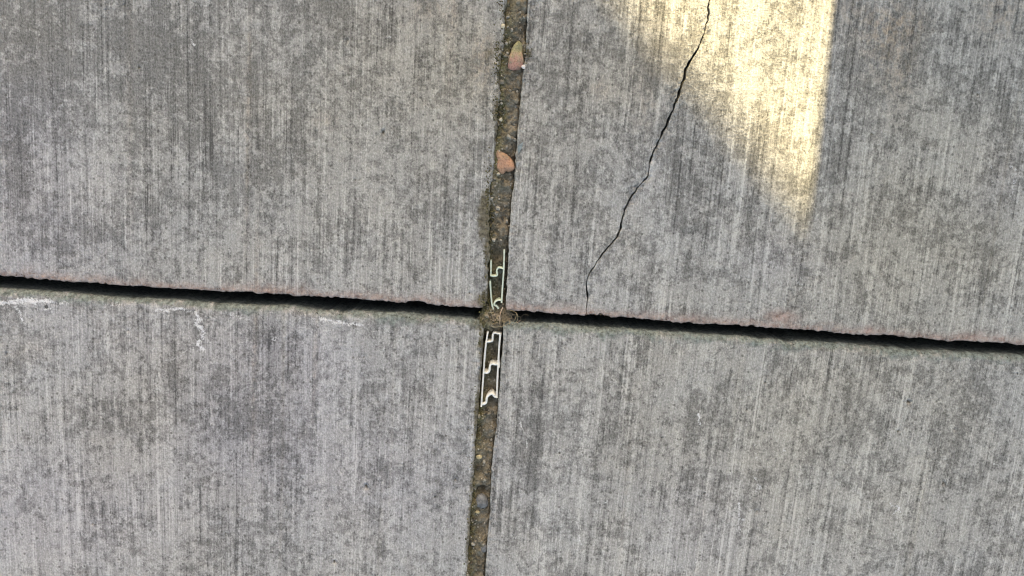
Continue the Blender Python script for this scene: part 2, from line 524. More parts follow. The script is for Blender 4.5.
def axis(W, fine0, fine1, vis=None, step=0.0008):
    """distances from the first edge and extra wall depth, along one direction of a slab"""
    d, wall = [], []

    def put(v, w=0.0):
        d.append(v)
        wall.append(w)
    if fine0:
        for w in WALL:
            put(0, w)
        for v in RND:
            put(v)
    else:
        put(0, THICK)
        put(0)
        put(.004)
    end = W - (RND[-1] if fine1 else .004)
    x, s = d[-1], step if fine0 else 0.03
    lim = vis if vis else W
    while True:
        if fine0 and x > lim:
            s = min(s * 1.25, 0.05)
        if fine1 and not fine0:
            s = step if (W - x) < lim + 0.05 else max(step, min(0.05, (W - x - lim) * 0.2 + step))
        x += s
        if x > end - s * 0.6:
            break
        put(x)
    if fine1:
        for v in RND[::-1]:
            put(W - v)
        for w in WALL[::-1]:
            put(W, w)
    else:
        put(W - .004)
        put(W)
        put(W, THICK)
    return np.array(d), np.array(wall)


def edge_noise(t, amp, seed, chip=0.0):
    n = amp * (0.55 * fbm(t * 45, t * 0 + 3.1, seed, 3) + 0.55 * fbm(t * 220, t * 0 + 1.7, seed + 5, 3) + 0.45 * fbm(t * 600 + 9 * fbm(t * 50, t * 0, seed + 11, 2), t * 0, seed + 9, 2))
    c = smooth(0.35, 0.8, fbm(t * 60, t * 0 + 9.0, seed + 21, 2)) * smooth(0.1, .6, fbm(t * 300, t * 0 + 4, seed + 23, 2) * .5 + .5)
    return n + chip * c


def build_slab(name, seed, left, right, bottom, top, fine, radii, amps, chips, Wn, Hn, visx, visy, fan, corner, parent, paint):
    """fine/radii/amps/chips: for edges left, right, bottom, top"""
    dx, wx = axis(Wn, fine[0], fine[1], visx)
    dy, wy = axis(Hn, fine[2], fine[3], visy)
    nx, ny = len(dx), len(dy)
    DX, DY = np.meshgrid(dx, dy, indexing='ij')
    WX, WY = np.meshgrid(wx, wy, indexing='ij')
    X = DX.copy() + (left(np.array(0.0)) if callable(left) else left)
    Y = DY.copy() + (bottom(np.array(0.0)) if callable(bottom) else bottom)
    for _ in range(3):
        L = left(Y)
        R = right(Y)
        B = bottom(X)
        T = top(X)
        X = L + (R - L) * DX / Wn
        Y = B + (T - B) * DY / Hn
    dl, dr_, db, dt = DX, Wn - DX, DY, Hn - DY
    # ragged outline, fading towards the inside of the slab
    fade = 0.0045
    X += np.exp(-dl / fade) * edge_noise(Y, amps[0], seed + 1, chips[0]) * (dl < .05)
    X -= np.exp(-dr_ / fade) * edge_noise(Y, amps[1], seed + 2, chips[1]) * (dr_ < .05)
    Y += np.exp(-db / fade) * edge_noise(X, amps[2], seed + 3, chips[2]) * (db < .05)
    Y -= np.exp(-dt / fade) * edge_noise(X, amps[3], seed + 4, chips[3]) * (dt < .05)
    # worn corners: square to round
    for cx, cy, R_, sx, sy in corner:
        ux = dl if cx == 0 else dr_
        uy = db if cy == 0 else dt
        m = (ux < R_) & (uy < R_)
        qx, qy = np.where(m, R_ - ux, 0), np.where(m, R_ - uy, 0)
        inf, two = np.maximum(qx, qy), np.hypot(qx, qy) + 1e-12
        kx = np.where(m, (qx - qx * inf / two), 0)
        ky = np.where(m, (qy - qy * inf / two), 0)
        X += kx * (1 if cx == 0 else -1)
        Y += ky * (1 if cy == 0 else -1)
    drop = np.zeros_like(X)
    for d, t, r, sd_ in ((dl, Y, radii[0], 31), (dr_, Y, radii[1], 32), (db, X, radii[2], 33), (dt, X, radii[3], 34)):
        rr = r * (1.0 + 0.45 * fbm(t * 90, t * 0, seed + sd_, 3))
        q = np.clip(rr - d, 0, None)
        drop = np.maximum(drop, rr - np.sqrt(np.clip(rr * rr - q * q, 0, None)))
    wall = np.maximum(WX, WY)
    dmin = np.minimum(np.minimum(np.where(fine[0], dl, 1), np.where(fine[1], dr_, 1)), np.minimum(np.where(fine[2], db, 1), np.where(fine[3], dt, 1)))
    Z = -drop - wall
    rough = fbm(X * 420, Y * 420, seed + 50, 3)
    Z -= np.exp(-dmin / .0038) * 0.0016 * np.clip(rough + .15, 0, None) * (wall == 0) * (0.35 + smooth(-.2, .6, fbm(X * 60, Y * 60, seed + 53, 2)))
    Z += 0.00012 * fbm(X * 150, Y * 150, seed + 51, 3) * (wall == 0)
    # rough cast faces below the arris
    wz = fbm((X + Y) * 160, Z * 160, seed + 60, 3) * np.clip(wall / .01, 0, 1) * 0.0011 * (wall < .09)
    X += np.where(WX > 0, np.where(dl < .001, 1, -1) * np.abs(wz), 0)
    Y += np.where(WY > 0, np.where(db < .001, 1, -1) * np.abs(wz), 0)
    holes = np.zeros_like(X)
    for hx, hy, hr in (HOLES if paint else ()):
        c = P(hx, hy)
        r = hr * 0.00064 * .85
        if c[0] < X.min() or c[0] > X.max() or c[1] < Y.min() or c[1] > Y.max():
            continue
        q = np.hypot(X - c[0], (Y - c[1]) * .8) / r * (1 + .7 * fbm(X * 900, Y * 900, 99, 2))
        Z -= np.clip(1 - q * q, 0, 1) * r * 1.3
        holes = np.maximum(holes, np.clip(1.3 - q * 1.2, 0, 1) * .8)
    me = mesh_np(name, np.stack([X, Y, Z], -1).reshape(-1, 3), grid_quads(nx, ny))
    # brushing direction: the broom swung a little, so the marks fan out
    f0, f1 = fan
    U = X - (f0 + f1 * X) * Y + 0.0012 * fbm(X * 12, Y * 5, seed + 70, 2)
    attr(me, 'broom', 'FLOAT_VECTOR', np.stack([U, Y, np.full_like(X, seed * 0.37)], -1).reshape(-1, 3))
    stain = np.zeros(X.shape + (4,))
    tone = np.zeros(X.shape + (4,))
    paint_fn = paint
    if paint_fn:
        n1 = fbm(X * 200, Y * 200, seed + 80, 4)
        n2 = fbm(X * 70, Y * 70, seed + 81, 3)
        px = 0.00064
        for pts, hw, stg in WHITE:
            dd = dist_poly(X + n1 * .0016, Y + fbm(X * 230, Y * 230, seed + 82, 3) * .0016, pts)
            stain[..., 2] = np.maximum(stain[..., 2], stg * (.98 + .5 * n2) * smooth(hw * px * 1.45, hw * px * 0.05, dd) * np.where(Y < -.05, .9, 1.0))
        stain[..., 1] = np.clip(blobs(X, Y, PINK), 0, 1)
        stain[..., 3] = np.clip(blobs(X, Y, SOILB), 0, 1)
        stain[..., 3] = np.maximum(stain[..., 3], holes)  # holes darkened in the soil colour, standing in for their shade
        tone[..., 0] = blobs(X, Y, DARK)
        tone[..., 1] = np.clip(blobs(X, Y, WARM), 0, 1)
        tone[..., 2] = np.clip(blobs(X, Y, VIOLET), 0, 1)
        tone[..., 3] = np.clip(blobs(X, Y, RUST), 0, 1)
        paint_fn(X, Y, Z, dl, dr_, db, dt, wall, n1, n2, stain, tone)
    attr(me, 'stain', 'FLOAT_COLOR', stain.reshape(-1, 4))
    attr(me, 'tone', 'FLOAT_COLOR', tone.reshape(-1, 4))
    return link(name, me, M_CONC, parent)


def paint_upper(X, Y, Z, dl, dr, db, dt, wall, n1, n2, stain, tone):
    band = np.exp(-(db / (.0042 * (1 + .8 * n2))) ** 2) * (0.9 + .5 * n1)
    stain[..., 1] = np.clip(np.maximum(stain[..., 1], band * (wall < .012)), 0, 1)
    stain[..., 3] = np.maximum(stain[..., 3], smooth(.004, .03, wall) * .25)


def paint_ul(*a):
    paint_upper(*a)
    X, Y, Z, dl, dr, db, dt, wall, n1, n2, stain, tone = a
    e = np.exp(-(dr / .0016) ** 2) * (.55 + .5 * n2)
    stain[..., 3] = np.clip(np.maximum(stain[..., 3], e), 0, 1)


def paint_ur(*a):
    paint_upper(*a)


def paint_lower(X, Y, Z, dl, dr, db, dt, wall, n1, n2, stain, tone):
    band = np.exp(-(dt / (.0058 * (1 + .9 * n2))) ** 2) * (.85 + .7 * n1)
    stain[..., 0] = np.clip(np.maximum(band, (wall > 0) * (dt < .001) * .75), 0, 1)
    stain[..., 3] = np.maximum(stain[..., 3], smooth(.03, .08, wall) * .2)


def paint_ll(*a):
    paint_lower(*a)
    X, Y, Z, dl, dr, db, dt, wall, n1, n2, stain, tone = a
    e = np.exp(-(dr / .0022) ** 2) * (.6 + .5 * n2)
    stain[..., 3] = np.clip(np.maximum(stain[..., 3], e), 0, 1)


def paint_lr(*a):
    paint_lower(*a)


pavement = empty('pavement')
tag(pavement, kind='structure')
const = lambda v: (lambda t: np.full_like(np.asarray(t, float), v))
FX = 0.33
# upper left
build_slab('paving_slab', 11, const(-S), UL_R, UL_B, const(S), (0, 1, 1, 0), (.003, .0016, .0011, .003), (.0, .0022, .0015, 0), (0, .0036, .0020, 0),
           S, S, FX, 0.225, (-.012, 0.02), [(1, 0, .006, 0, 0)], pavement, paint_ul)
# lower left
build_slab('paving_slab', 23, const(-S), LL_R, const(-S), LL_T, (0, 1, 0, 1), (.003, .0015, .003, .0050), (0, .0009, 0, .0011), (0, .0012, 0, .0014),
           S, S, FX, 0.205, (.012, 0.16), [(1, 1, .0075, 0, 0)], pavement, paint_ll)
# lower right
build_slab('paving_slab', 37, LR_L, const(S), const(-S), LR_T, (1, 0, 0, 1), (.0012, .003, .003, .0046), (.0007, 0, 0, .0010), (.0008, 0, 0, .0014),
           S, S, FX + .01, 0.205, (.0, 0.16), [(0, 1, .003, 0, 0)], pavement, paint_lr)
# upper right, split in two by the crack
cw = 0.00060
def crack_half(y, sd_):
    y = np.asarray(y, float)
    w = 0.95 + 0.75 * fbm(y * 55, y * 0, 77, 2) + 0.45 * fbm(y * 420, y * 0, sd_, 2)
    pinch = P(649, 171)[1]
    w = w * (1 - .72 * np.exp(-((y - pinch) / .0035) ** 2)) * (0.55 + 0.45 * smooth(0.0, .04, y))
    return cw * np.clip(w, .22, 2.0)


def crack_mid(y):
    y = np.asarray(y, float)
    return CRACK(y) + .0007 * fbm(y * 260, y * 0 + 2, 41, 3)


crack_l = lambda y: crack_mid(y) - crack_half(y, 5)
crack_r = lambda y: crack_mid(y) + crack_half(y, 6)
a = build_slab('paving_slab', 53, UR_L, crack_l, UR_B, const(S), (1, 1, 1, 0), (.0012, .0004, .0011, .003), (.0008, .0006, .0015, 0), (.0012, .0007, .0034, 0),
               0.105, S, None, 0.225, (.0, .03), [(0, 0, .002, 0, 0)], pavement, paint_ur)
a['label'] = 'narrow broken-off strip of slab between the joint and the crack'
a = build_slab('paving_slab', 53, crack_r, const(S), UR_B, const(S), (1, 0, 1, 0), (.0004, .003, .0011, .003), (.0006, 0, .0015, 0), (.0007, 0, .0034, 0),
               S - 0.08, S, 0.31, 0.225, (.0, .03), [], pavement, paint_ur)
a['label'] = 'broad part of the cracked slab with the patch of sunlight'

# the slabs that carry on around them
G = 0.010
proto = build_slab('paving_slab', 71, const(-S / 2), const(S / 2), const(-S / 2), const(S / 2), (0, 0, 0, 0), (.003,) * 4, (0,) * 4, (0,) * 4,
                   S, S, None, None, (0, 0), [], pavement, None)
first = True
for i in range(-3, 3):
    for j in range(-3, 5):
        if i in (-1, 0) and j in (-1, 0):
            continue
        o = proto if first else proto.copy()
        if not first:
            COL.objects.link(o)
            o.parent = pavement
        first = False
        o.location = ((i + .5) * (S + G), (j + .5) * (S + G), 0)
        o.rotation_euler.z = random.choice((0, math.pi))

# ------------------------------------------------------------------ ground under and around the paving
gm = NT('bare_ground', 0.95, 0.1)
gn = gm.noise(gm.pos(), 30, 8, 0.7)
M_GROUND = gm.done(gm.ramp(gn, [(.3, (.035, .03, .024)), (.55, (.09, .078, .06)), (.75, (.16, .14, .11))]), gm.bump(gn, .01))
q = 300.0
ground = link('ground', mesh_np('ground', [(-q, -q, -.0975), (q, -q, -.0975), (q, q, -.0975), (-q, q, -.0975)], [(0, 1, 2, 3)]), M_GROUND)
tag(ground, kind='structure')

# ------------------------------------------------------------------ soil packed in the narrow joint
def joint_depth(y):
    ys = [P(490, p)[1] for p in (700, 576, 470, 412, 396, 380, 340, 326, 312, 300, 285, 255, 235, 200, 0, -200)]
    zs = [-.0045, -.0042, -.0040, -.005, -.010, -.012, -.012, -.0045, -.0042, -.011, -.012, -.011, -.006, -.0036, -.0030, -.003]
    ys, zs = ys[::1], zs[::1]
    return np.interp(y, ys, zs)


jy = np.arange(-.42, .60, .0007)
jt = np.linspace(0, 1, 34)
T_, YY = np.meshgrid(jt, jy, indexing='ij')
Lx = np.where(YY > 0, UL_R(YY), LL_R(YY)) - .003
Rx = np.where(YY > 0, UR_L(YY), LR_L(YY)) + .003
XX = Lx + (Rx - Lx) * T_
ZZ = joint_depth(YY) + .0045 * fbm(XX * 130, YY * 130, 3, 4) + .0010 * fbm(XX * 600, YY * 600, 4, 2)
ZZ += np.exp(-((T_ - .22) / .2) ** 2) * .0022 * (.6 + .8 * fbm(YY * 60, YY * 0, 8, 3)) - np.exp(-((T_ - .86) / .06) ** 2) * .0018
_pc = P(482, 497)
ZZ -= .009 * np.exp(-((XX - _pc[0]) / .0045) ** 2 - ((YY - _pc[1] - .0035) / .0032) ** 2)
ZZ = np.minimum(ZZ, -.0012)
stain = np.zeros(XX.shape + (4,))
stain[..., 0] = np.clip(smooth(.62, .15, T_ + .2 * fbm(YY * 80, XX * 80, 12, 3)) * (.75 + .6 * fbm(YY * 40, YY * 0, 14, 2)), 0, 1)
# a skirt down to the ground on both long sides
soil_v = np.stack([XX, YY, ZZ], -1)
skirt0, skirt1 = soil_v[:1].copy(), soil_v[-1:].copy()
skirt0[..., 2] = skirt1[..., 2] = -.0975
soil_v = np.concatenate([skirt0, soil_v, skirt1])
stain = np.concatenate([stain[:1], stain, stain[-1:]])
me = mesh_np('joint_soil', soil_v.reshape(-1, 3), grid_quads(soil_v.shape[0], soil_v.shape[1]))
attr(me, 'stain', 'FLOAT_COLOR', stain.reshape(-1, 4))
js = link('joint_soil', me, M_SOIL)
tag(js, 'grey brown soil packed into the narrow upright joint between slabs', 'soil', kind='stuff')


def soil_z(x, y):
    L = float(UL_R(np.array(y)) if y > 0 else LL_R(np.array(y))) - .003
    R = float(UR_L(np.array(y)) if y > 0 else LR_L(np.array(y))) + .003
    t = int(np.clip((x - L) / (R - L) * 33, 0, 33))
    j = int(np.clip((y + .42) / .0007, 0, len(jy) - 1))
    return float(ZZ[t, j])


# ------------------------------------------------------------------ loose grit and moss crumbs lying in the joint
ico_v = np.array([(0, 0, 1), (.894, 0, .447), (.276, .851, .447), (-.724, .526, .447), (-.724, -.526, .447), (.276, -.851, .447),
                  (.724, .526, -.447), (-.276, .851, -.447), (-.894, 0, -.447), (-.276, -.851, -.447), (.724, -.526, -.447), (0, 0, -1)])
ico_f = np.array([(0, 1, 2), (0, 2, 3), (0, 3, 4), (0, 4, 5), (0, 5, 1), (1, 6, 2), (2, 7, 3), (3, 8, 4), (4, 9, 5), (5, 10, 1),
                  (6, 7, 2), (7, 8, 3), (8, 9, 4), (9, 10, 5), (10, 6, 1), (11, 7, 6), (11, 8, 7), (11, 9, 8), (11, 10, 9), (11, 6, 10)])
gk = NT('grit', 0.9, 0.2)
gc = gk.attr('grain').outputs['Color']
M_GRIT = gk.done(gk.mix(gk.math('MULTIPLY', gk.noise(gk.pos(), 900, 3, .6), .6), gc, (.45, .42, .38), 'MULTIPLY'), gk.bump(gk.noise(gk.pos(), 1500, 2), .0003))
rng = np.random.default_rng(4)


def crumbs(name, spots, label, cat):
    V, F, Cc = [], [], []
    for n, (x, y, z, r, c) in enumerate(spots):
        s = r * rng.uniform(.65, 1.25, 3)
        v = ico_v * rng.uniform(.75, 1.2, (12, 1)) * s
        ang = rng.uniform(0, 6.28)
        ca, sa = math.cos(ang), math.sin(ang)
        v = np.stack([v[:, 0] * ca - v[:, 1] * sa, v[:, 0] * sa + v[:, 1] * ca, v[:, 2]], 1) + (x, y, z)
        V.append(v)
        F.append(ico_f + 12 * n)
        Cc.append(np.tile((*c, 1), (12, 1)))
    me = mesh_np(name, np.concatenate(V), np.concatenate(F), False)
    attr(me, 'grain', 'FLOAT_COLOR', np.concatenate(Cc))
    return tag(link(name, me, M_GRIT), label, cat, kind='stuff')


spots = []
PAL = [(.17, .15, .115), (.25, .225, .18), (.34, .32, .28), (.085, .075, .06), (.44, .41, .35), (.20, .18, .145)]
for n in range(1700):
    y = rng.uniform(-.24, .27)
    L = float(UL_R(np.array(y)) if y > 0 else LL_R(np.array(y)))
    R = float(UR_L(np.array(y)) if y > 0 else LR_L(np.array(y)))
    x = L + (R - L) * rng.uniform(0, 1) ** 1.2
    r = min(.0017, .00024 * math.exp(abs(rng.normal(0, .8))))
    spots.append((x, y, soil_z(x, y) + r * .2, r, PAL[rng.integers(len(PAL))]))
crumbs('joint_grit', spots, 'fine grit and soil crumbs strewn along the narrow joint', 'grit')
spots = []
MP = [(.085, .078, .034), (.13, .12, .055), (.055, .052, .026), (.17, .145, .08), (.10, .085, .05)]
for (cx, cy, rx, ry, n) in [(498, 60, 4, 24, 260), (497, 112, 4, 16, 170), (489, 205, 4, 34, 420), (488, 262, 3, 30, 200), (486, 298, 5, 9, 160), (482, 345, 3, 22, 140), (478, 412, 3, 30, 200),
                            (472, 500, 3, 50, 260), (526, 53, 4, 8, 80), (513, 190, 1.5, 10, 30), (468, 560, 3, 24, 120), (502, 18, 3, 18, 100), (497, 318, 7, 5, 90)]:
    for _ in range(n):
        p = P(cx + rng.normal(0, rx * .6), cy + rng.normal(0, ry * .6))
        L = float(UL_R(np.array(p[1])) if p[1] > 0 else LL_R(np.array(p[1])))
        R = float(UR_L(np.array(p[1])) if p[1] > 0 else LR_L(np.array(p[1])))
        r = rng.uniform(.0002, .00065)
        z = -.0004 if (p[0] < L - .0015 or p[0] > R + .001) else (max(soil_z(*p), -.0035) if p[0] < L + .002 else soil_z(*p))
        spots.append((p[0], p[1], z + r * .2, r, MP[rng.integers(len(MP))]))
crumbs('joint_moss', spots, 'brownish green moss crumbs clinging to the slab edges along the joint', 'moss')

# a dusting of chips along the ragged lips of the wide gap
spots = []
for n in range(1500):
    pxx = rng.uniform(-20, 1044)
    up = rng.random() < .25
    if up:
        w = P(pxx, 300)
        y = float((UL_B if w[0] < 0 else UR_B)(np.array(w[0]))) + abs(rng.normal(0, .0022)) + .0006
        c = [(.24, .16, .13), (.34, .28, .24), (.15, .11, .09)][rng.integers(3)]
    else:
        w = P(pxx, 315)
        y = float((LL_T if w[0] < 0 else LR_T)(np.array(w[0]))) - abs(rng.normal(0, .003)) - .0022
        c = [(.07, .075, .055), (.24, .26, .22), (.035, .035, .028), (.3, .31, .29), (.05, .05, .04)][rng.integers(5)]
    if -.012 < w[0] < .008:
        continue
    r = rng.uniform(.00015, .0005)
    spots.append((w[0], y, (-.0006 if up else -.0012) + r * .2, r, c))
crumbs('edge_chips', spots, 'tiny pink and green chips along the lips of the wide gap', 'chips')


# ------------------------------------------------------------------ tubes and ribbons
def catmull(pts, n=8):
    pts = [np.array(p, float) for p in pts]
    pts = [2 * pts[0] - pts[1]] + pts + [2 * pts[-1] - pts[-2]]
    out = []
    for i in range(1, len(pts) - 2):
        p0, p1, p2, p3 = pts[i - 1:i + 3]
        for t in np.linspace(0, 1, n, endpoint=False):
            out.append(.5 * (2 * p1 + (p2 - p0) * t + (2 * p0 - 5 * p1 + 4 * p2 - p3) * t * t + (3 * p1 - p0 - 3 * p2 + p3) * t ** 3))
    out.append(pts[-2])
    return np.array(out)


def tube_arrays(path, r0, r1, sides=5):
    path = np.array(path)
    n = len(path)
    tg = np.gradient(path, axis=0)
    tg /= np.linalg.norm(tg, axis=1)[:, None] + 1e-12
    ref = np.array((0.31, .22, .92))
    u = np.cross(tg, ref)
    u /= np.linalg.norm(u, axis=1)[:, None] + 1e-12
    w = np.cross(tg, u)
    rad = np.linspace(r0, r1, n)[:, None]
    V = np.stack([path + rad * (math.cos(2 * math.pi * k / sides) * u + math.sin(2 * math.pi * k / sides) * w) for k in range(sides)], 1).reshape(-1, 3)
    F = [(i * sides + k, i * sides + (k + 1) % sides, (i + 1) * sides + (k + 1) % sides, (i + 1) * sides + k) for i in range(n - 1) for k in range(sides)]
    return V, np.array(F)


def tube(name, path, r0, r1, mat, parent, sides=5):
    V, F = tube_arrays(path, r0, r1, sides)
    return link(name, mesh_np(name, V, F), mat, parent)


def ribbon(name, px_pts, half, ztop, zbot, mat, parent, smoothing=6, zt=None):
    """an upright plastic web: a plan curve with thickness, standing in the joint, its top edge rounded"""
    pts = catmull([(*P(x, y, ztop), ztop if zt is None else zt[i]) for i, (x, y) in enumerate(px_pts)], smoothing) if smoothing else np.array([(*P(x, y, ztop), ztop) for x, y in px_pts])
    tg = np.gradient(pts[:, :2], axis=0)
    tg /= np.linalg.norm(tg, axis=1)[:, None] + 1e-12
    nrm = np.stack([-tg[:, 1], tg[:, 0]], 1)
    s = np.linspace(0, 1, len(pts))
    prof = [(1, 'b'), (1, -.0005), (.72, -.00014), (0, 0), (-.72, -.00014), (-1, -.0005), (-1, 'b')]
    rows = []
    wob = half * .88 * (1 + .16 * fbm(s * 9, s * 0, int(abs(px_pts[0][0] * 7 + px_pts[0][1])), 2))
    for k, dz in prof:
        xy = pts[:, :2] + nrm * (k * wob)[:, None]
        z = np.full(len(pts), zbot) if dz == 'b' else pts[:, 2] + dz
        rows.append(np.column_stack([xy, z]))
    V = np.stack(rows, 1)
    n, m = V.shape[:2]
    F = list(map(tuple, grid_quads(n, m)))
    for i in (0, n - 1):                                # end caps
        b = i * m
        F += [(b, b + 1, b + 5, b + 6), (b + 1, b + 2, b + 4, b + 5), (b + 2, b + 3, b + 4, b + 4)][:2]
    return link(name, mesh_np(name, V.reshape(-1, 3), np.array(F)), mat, parent)


def plastic(name, c0, c1, dirt):
    k = NT(name, 0.55, 0.35)
    n = k.noise(k.pos(), 260, 5, .65)
    n2 = k.noise(k.pos(), 90, 3, .6)
    col = k.mix(k.range(n2, .35, .65), c0, c1)
    col = k.mix(k.math('MULTIPLY', k.range(n, .56, .72), .5), col, dirt)
    return k.done(col, k.bump(n, .0003, .5))


M_PLG = plastic('greenish_plastic', (.50, .58, .49), (.62, .68, .58), (.24, .25, .16))
M_PLW = plastic('white_plastic', (.66, .66, .63), (.76, .76, .73), (.40, .39, .34))
ZT, ZB = -.0018, -.020
e = empty('joint_strip', (*P(498, 280), -.02))
tag(e, 'broken pale green plastic ladder strip standing in the joint above the grass tuft', 'plastic strip', 'broken plastic strips in the joint')


def keep(o, root):
    o.matrix_parent_inverse = Matrix.Translation(-root.location)
    return o


for nm, pts, hw in (('rail', [(504.3, 250), (504, 262), (503.6, 272), (502.5, 288), (501.6, 303)], .00062),
                    ('rail', [(490.8, 260.5), (490.8, 268), (490.6, 276)], .00055),
                    ('rail', [(489.8, 281), (490.6, 292), (491.8, 304), (493.5, 309.5)], .00055),
                    ('rung', [(490.6, 275.8), (494, 276.3), (497.2, 275.3), (496.6, 271), (498.5, 268), (501.5, 268.3), (503.6, 269)], .00058),
                    ('rung', [(502.0, 300.8), (498.5, 300.3), (495.2, 302), (494.2, 305), (496.5, 306.5), (498.6, 309)], .0006)):
    keep(ribbon(nm, pts, hw, ZT, ZB, M_PLG, e), e)
e = empty('joint_strip', (*P(492, 370), -.02))
tag(e, 'bright white plastic ladder strip standing in the joint below the grass tuft', 'plastic strip', 'broken plastic strips in the joint')
for nm, pts, hw in (('rail', [(487.8, 332), (486.0, 343), (484.6, 356), (483.4, 373), (482.2, 390), (481.2, 407)], .00062),
                    ('rail', [(500.4, 333.5), (499.2, 347), (498.4, 362), (497.4, 380), (497.0, 398)], .00070),
                    ('rung', [(486.0, 342), (490, 341.8), (492.4, 340.6), (492.6, 336), (494.2, 333.2), (497, 333.6), (500.2, 334)], .00062),
                    ('rung', [(483.6, 372.6), (487, 373), (489.3, 371), (489.8, 366.5), (491.6, 364.2), (495, 364.6), (498.4, 364.6)], .00072),
                    ('rung', [(481.2, 404.6), (484, 404.2), (486.2, 402.5), (486.8, 398), (489, 395.4), (492, 394), (494.5, 396.5), (497.2, 397.6)], .00080),
                    ('lug', [(498.6, 360.6), (499.4, 364.5), (498.8, 368)], .00065)):
    keep(ribbon(nm, pts, hw, ZT, ZB, M_PLW, e), e)

# ------------------------------------------------------------------ dry grass caught where the joints cross
M_STRAW = plain('dry_straw', (.30, .22, .12), (.52, .43, .28), 120, .7, .2)
M_STRAW2 = plain('grey_root', (.22, .18, .125), (.42, .35, .25), 160, .85, .1)
M_STRAW3 = plain('pale_husk', (.38, .27, .19), (.56, .45, .35), 200, .8, .2)
tuft = empty('grass_tuft', (*P(500, 318), -.012))
tag(tuft, 'tangle of dry straw coloured grass plugging the crossing of the joints', 'grass')


def strand(pts, r, mat, zs):
    path = catmull([(*P(x, y, z), z) for (x, y), z in zip(pts, zs)], 6)
    keep(tube('strand', path, r, r * .55, mat, tuft), tuft)


strand([(506, 310), (513, 311), (517.5, 315), (517, 321), (512, 325)], .00013, M_STRAW, [-.002, .001, .002, .001, -.001])
strand([(503, 307), (500.5, 313), (499.5, 320), (500.5, 327)], .00042, M_STRAW3, [-.002, -.001, -.001, -.003])
strand([(497.5, 314), (500, 318), (500.5, 322)], .0005, M_STRAW3, [-.003, -.001, -.003])
strand([(487, 325), (494, 327), (503, 326), (511, 322.5)], .00020, M_STRAW, [-.003, -.001, -.001, -.002])
strand([(484, 314), (491, 312.5), (497, 314)], .00022, M_STRAW, [-.003, -.001, -.003])
for n in range(64):
    cx, cy = rng.normal(498.5, 6.0), rng.normal(320, 3.6)
    an = rng.uniform(0, math.pi)
    ln_ = rng.uniform(1.5, 6)
    bend = rng.normal(0, .9)
    pts = [(cx + math.cos(an) * ln_ * t - math.sin(an) * bend * (1 - t * t), cy + math.sin(an) * ln_ * t + math.cos(an) * bend * (1 - t * t)) for t in (-1, -.4, .3, 1)]
    z = rng.uniform(-.006, -.001)
    strand(pts, rng.uniform(.0001, .00026), (M_STRAW, M_STRAW2, M_STRAW3)[rng.integers(3)], [z - .001, z, z + .0005, z - .001])
# fluff: hair-fine roots, one mass
V, F, off = [], [], 0
for n in range(220):
    cx, cy = rng.normal(498, 8.5), rng.normal(318.5, 3.6)
    an, ln, bend = rng.uniform(0, 2 * math.pi), rng.uniform(2, 6), rng.normal(0, 1.6)
    z = rng.uniform(-.005, -.0008)
    pts = [(cx + math.cos(an) * ln * t - math.sin(an) * bend * (1 - t * t), cy + math.sin(an) * ln * t + math.cos(an) * bend * (1 - t * t)) for t in (-1, 0, 1)]
    path = catmull([(*P(x, y, z), z + rng.normal(0, .001)) for x, y in pts], 4)
    v, f = tube_arrays(path, .00011, .00006, 3)
    V.append(v)
    F.append(f + off)
    off += len(v)
fl = keep(link('fluff', mesh_np('fluff', np.concatenate(V), np.concatenate(F)), M_STRAW2, tuft), tuft)
fl['kind'] = 'stuff'


# ------------------------------------------------------------------ stone chips and pebbles
def stone_chip(outline, z0, rise, mat, seed, label):
    """an angular gravel chip: outline measured on the photograph, domed, faceted, bedded in the soil"""
    w = catmull([(*P(x, y, z0 + rise * .5), 0) for x, y in outline + outline[:1]], 3)[:-1, :2]
    c = w.mean(0)
    n = len(w)
    rings = [(.86, -1.0), (1.0, -.45), (1.02, 0.0), (.97, .40), (.88, .72), (.72, .92), (.5, 1.0), (.25, 1.03)]
    V = []
    for r, h in rings:
        p = (w - c) * r
        q = p + c
        amp = .0005 if r > .9 else .0009
        lump = fbm(q[:, 0] * 240, q[:, 1] * 240, seed, 3)
        crease = np.abs(fbm(q[:, 0] * 110 + 5, q[:, 1] * 110, seed + 3, 2))
        V.append(np.column_stack([p * (1 + .12 * fbm(q[:, 0] * 600, q[:, 1] * 600 + h, seed + 7, 2))[:, None], rise * h + amp * lump - .0009 * np.exp(-(crease / .12) ** 2) * (h > .5)]))
    V.append(np.array([[0, 0, rise * 1.03]]))
    V = np.concatenate(V)
    K = len(rings)
    F = [(k_ * n + i_, k_ * n + (i_ + 1) % n, (k_ + 1) * n + (i_ + 1) % n, (k_ + 1) * n + i_) for k_ in range(K - 1) for i_ in range(n)]
    for i_ in range(0, n - 1, 2):
        F.append(((K - 1) * n + i_, (K - 1) * n + i_ + 1, (K - 1) * n + (i_ + 2) % n, K * n))
    o = link('stone_chip', mesh_np('stone_chip', V, np.array(F)), mat)
    o.location = (c[0], c[1], z0)
    return tag(o, label, 'stone', 'coloured stone chips in the joint')


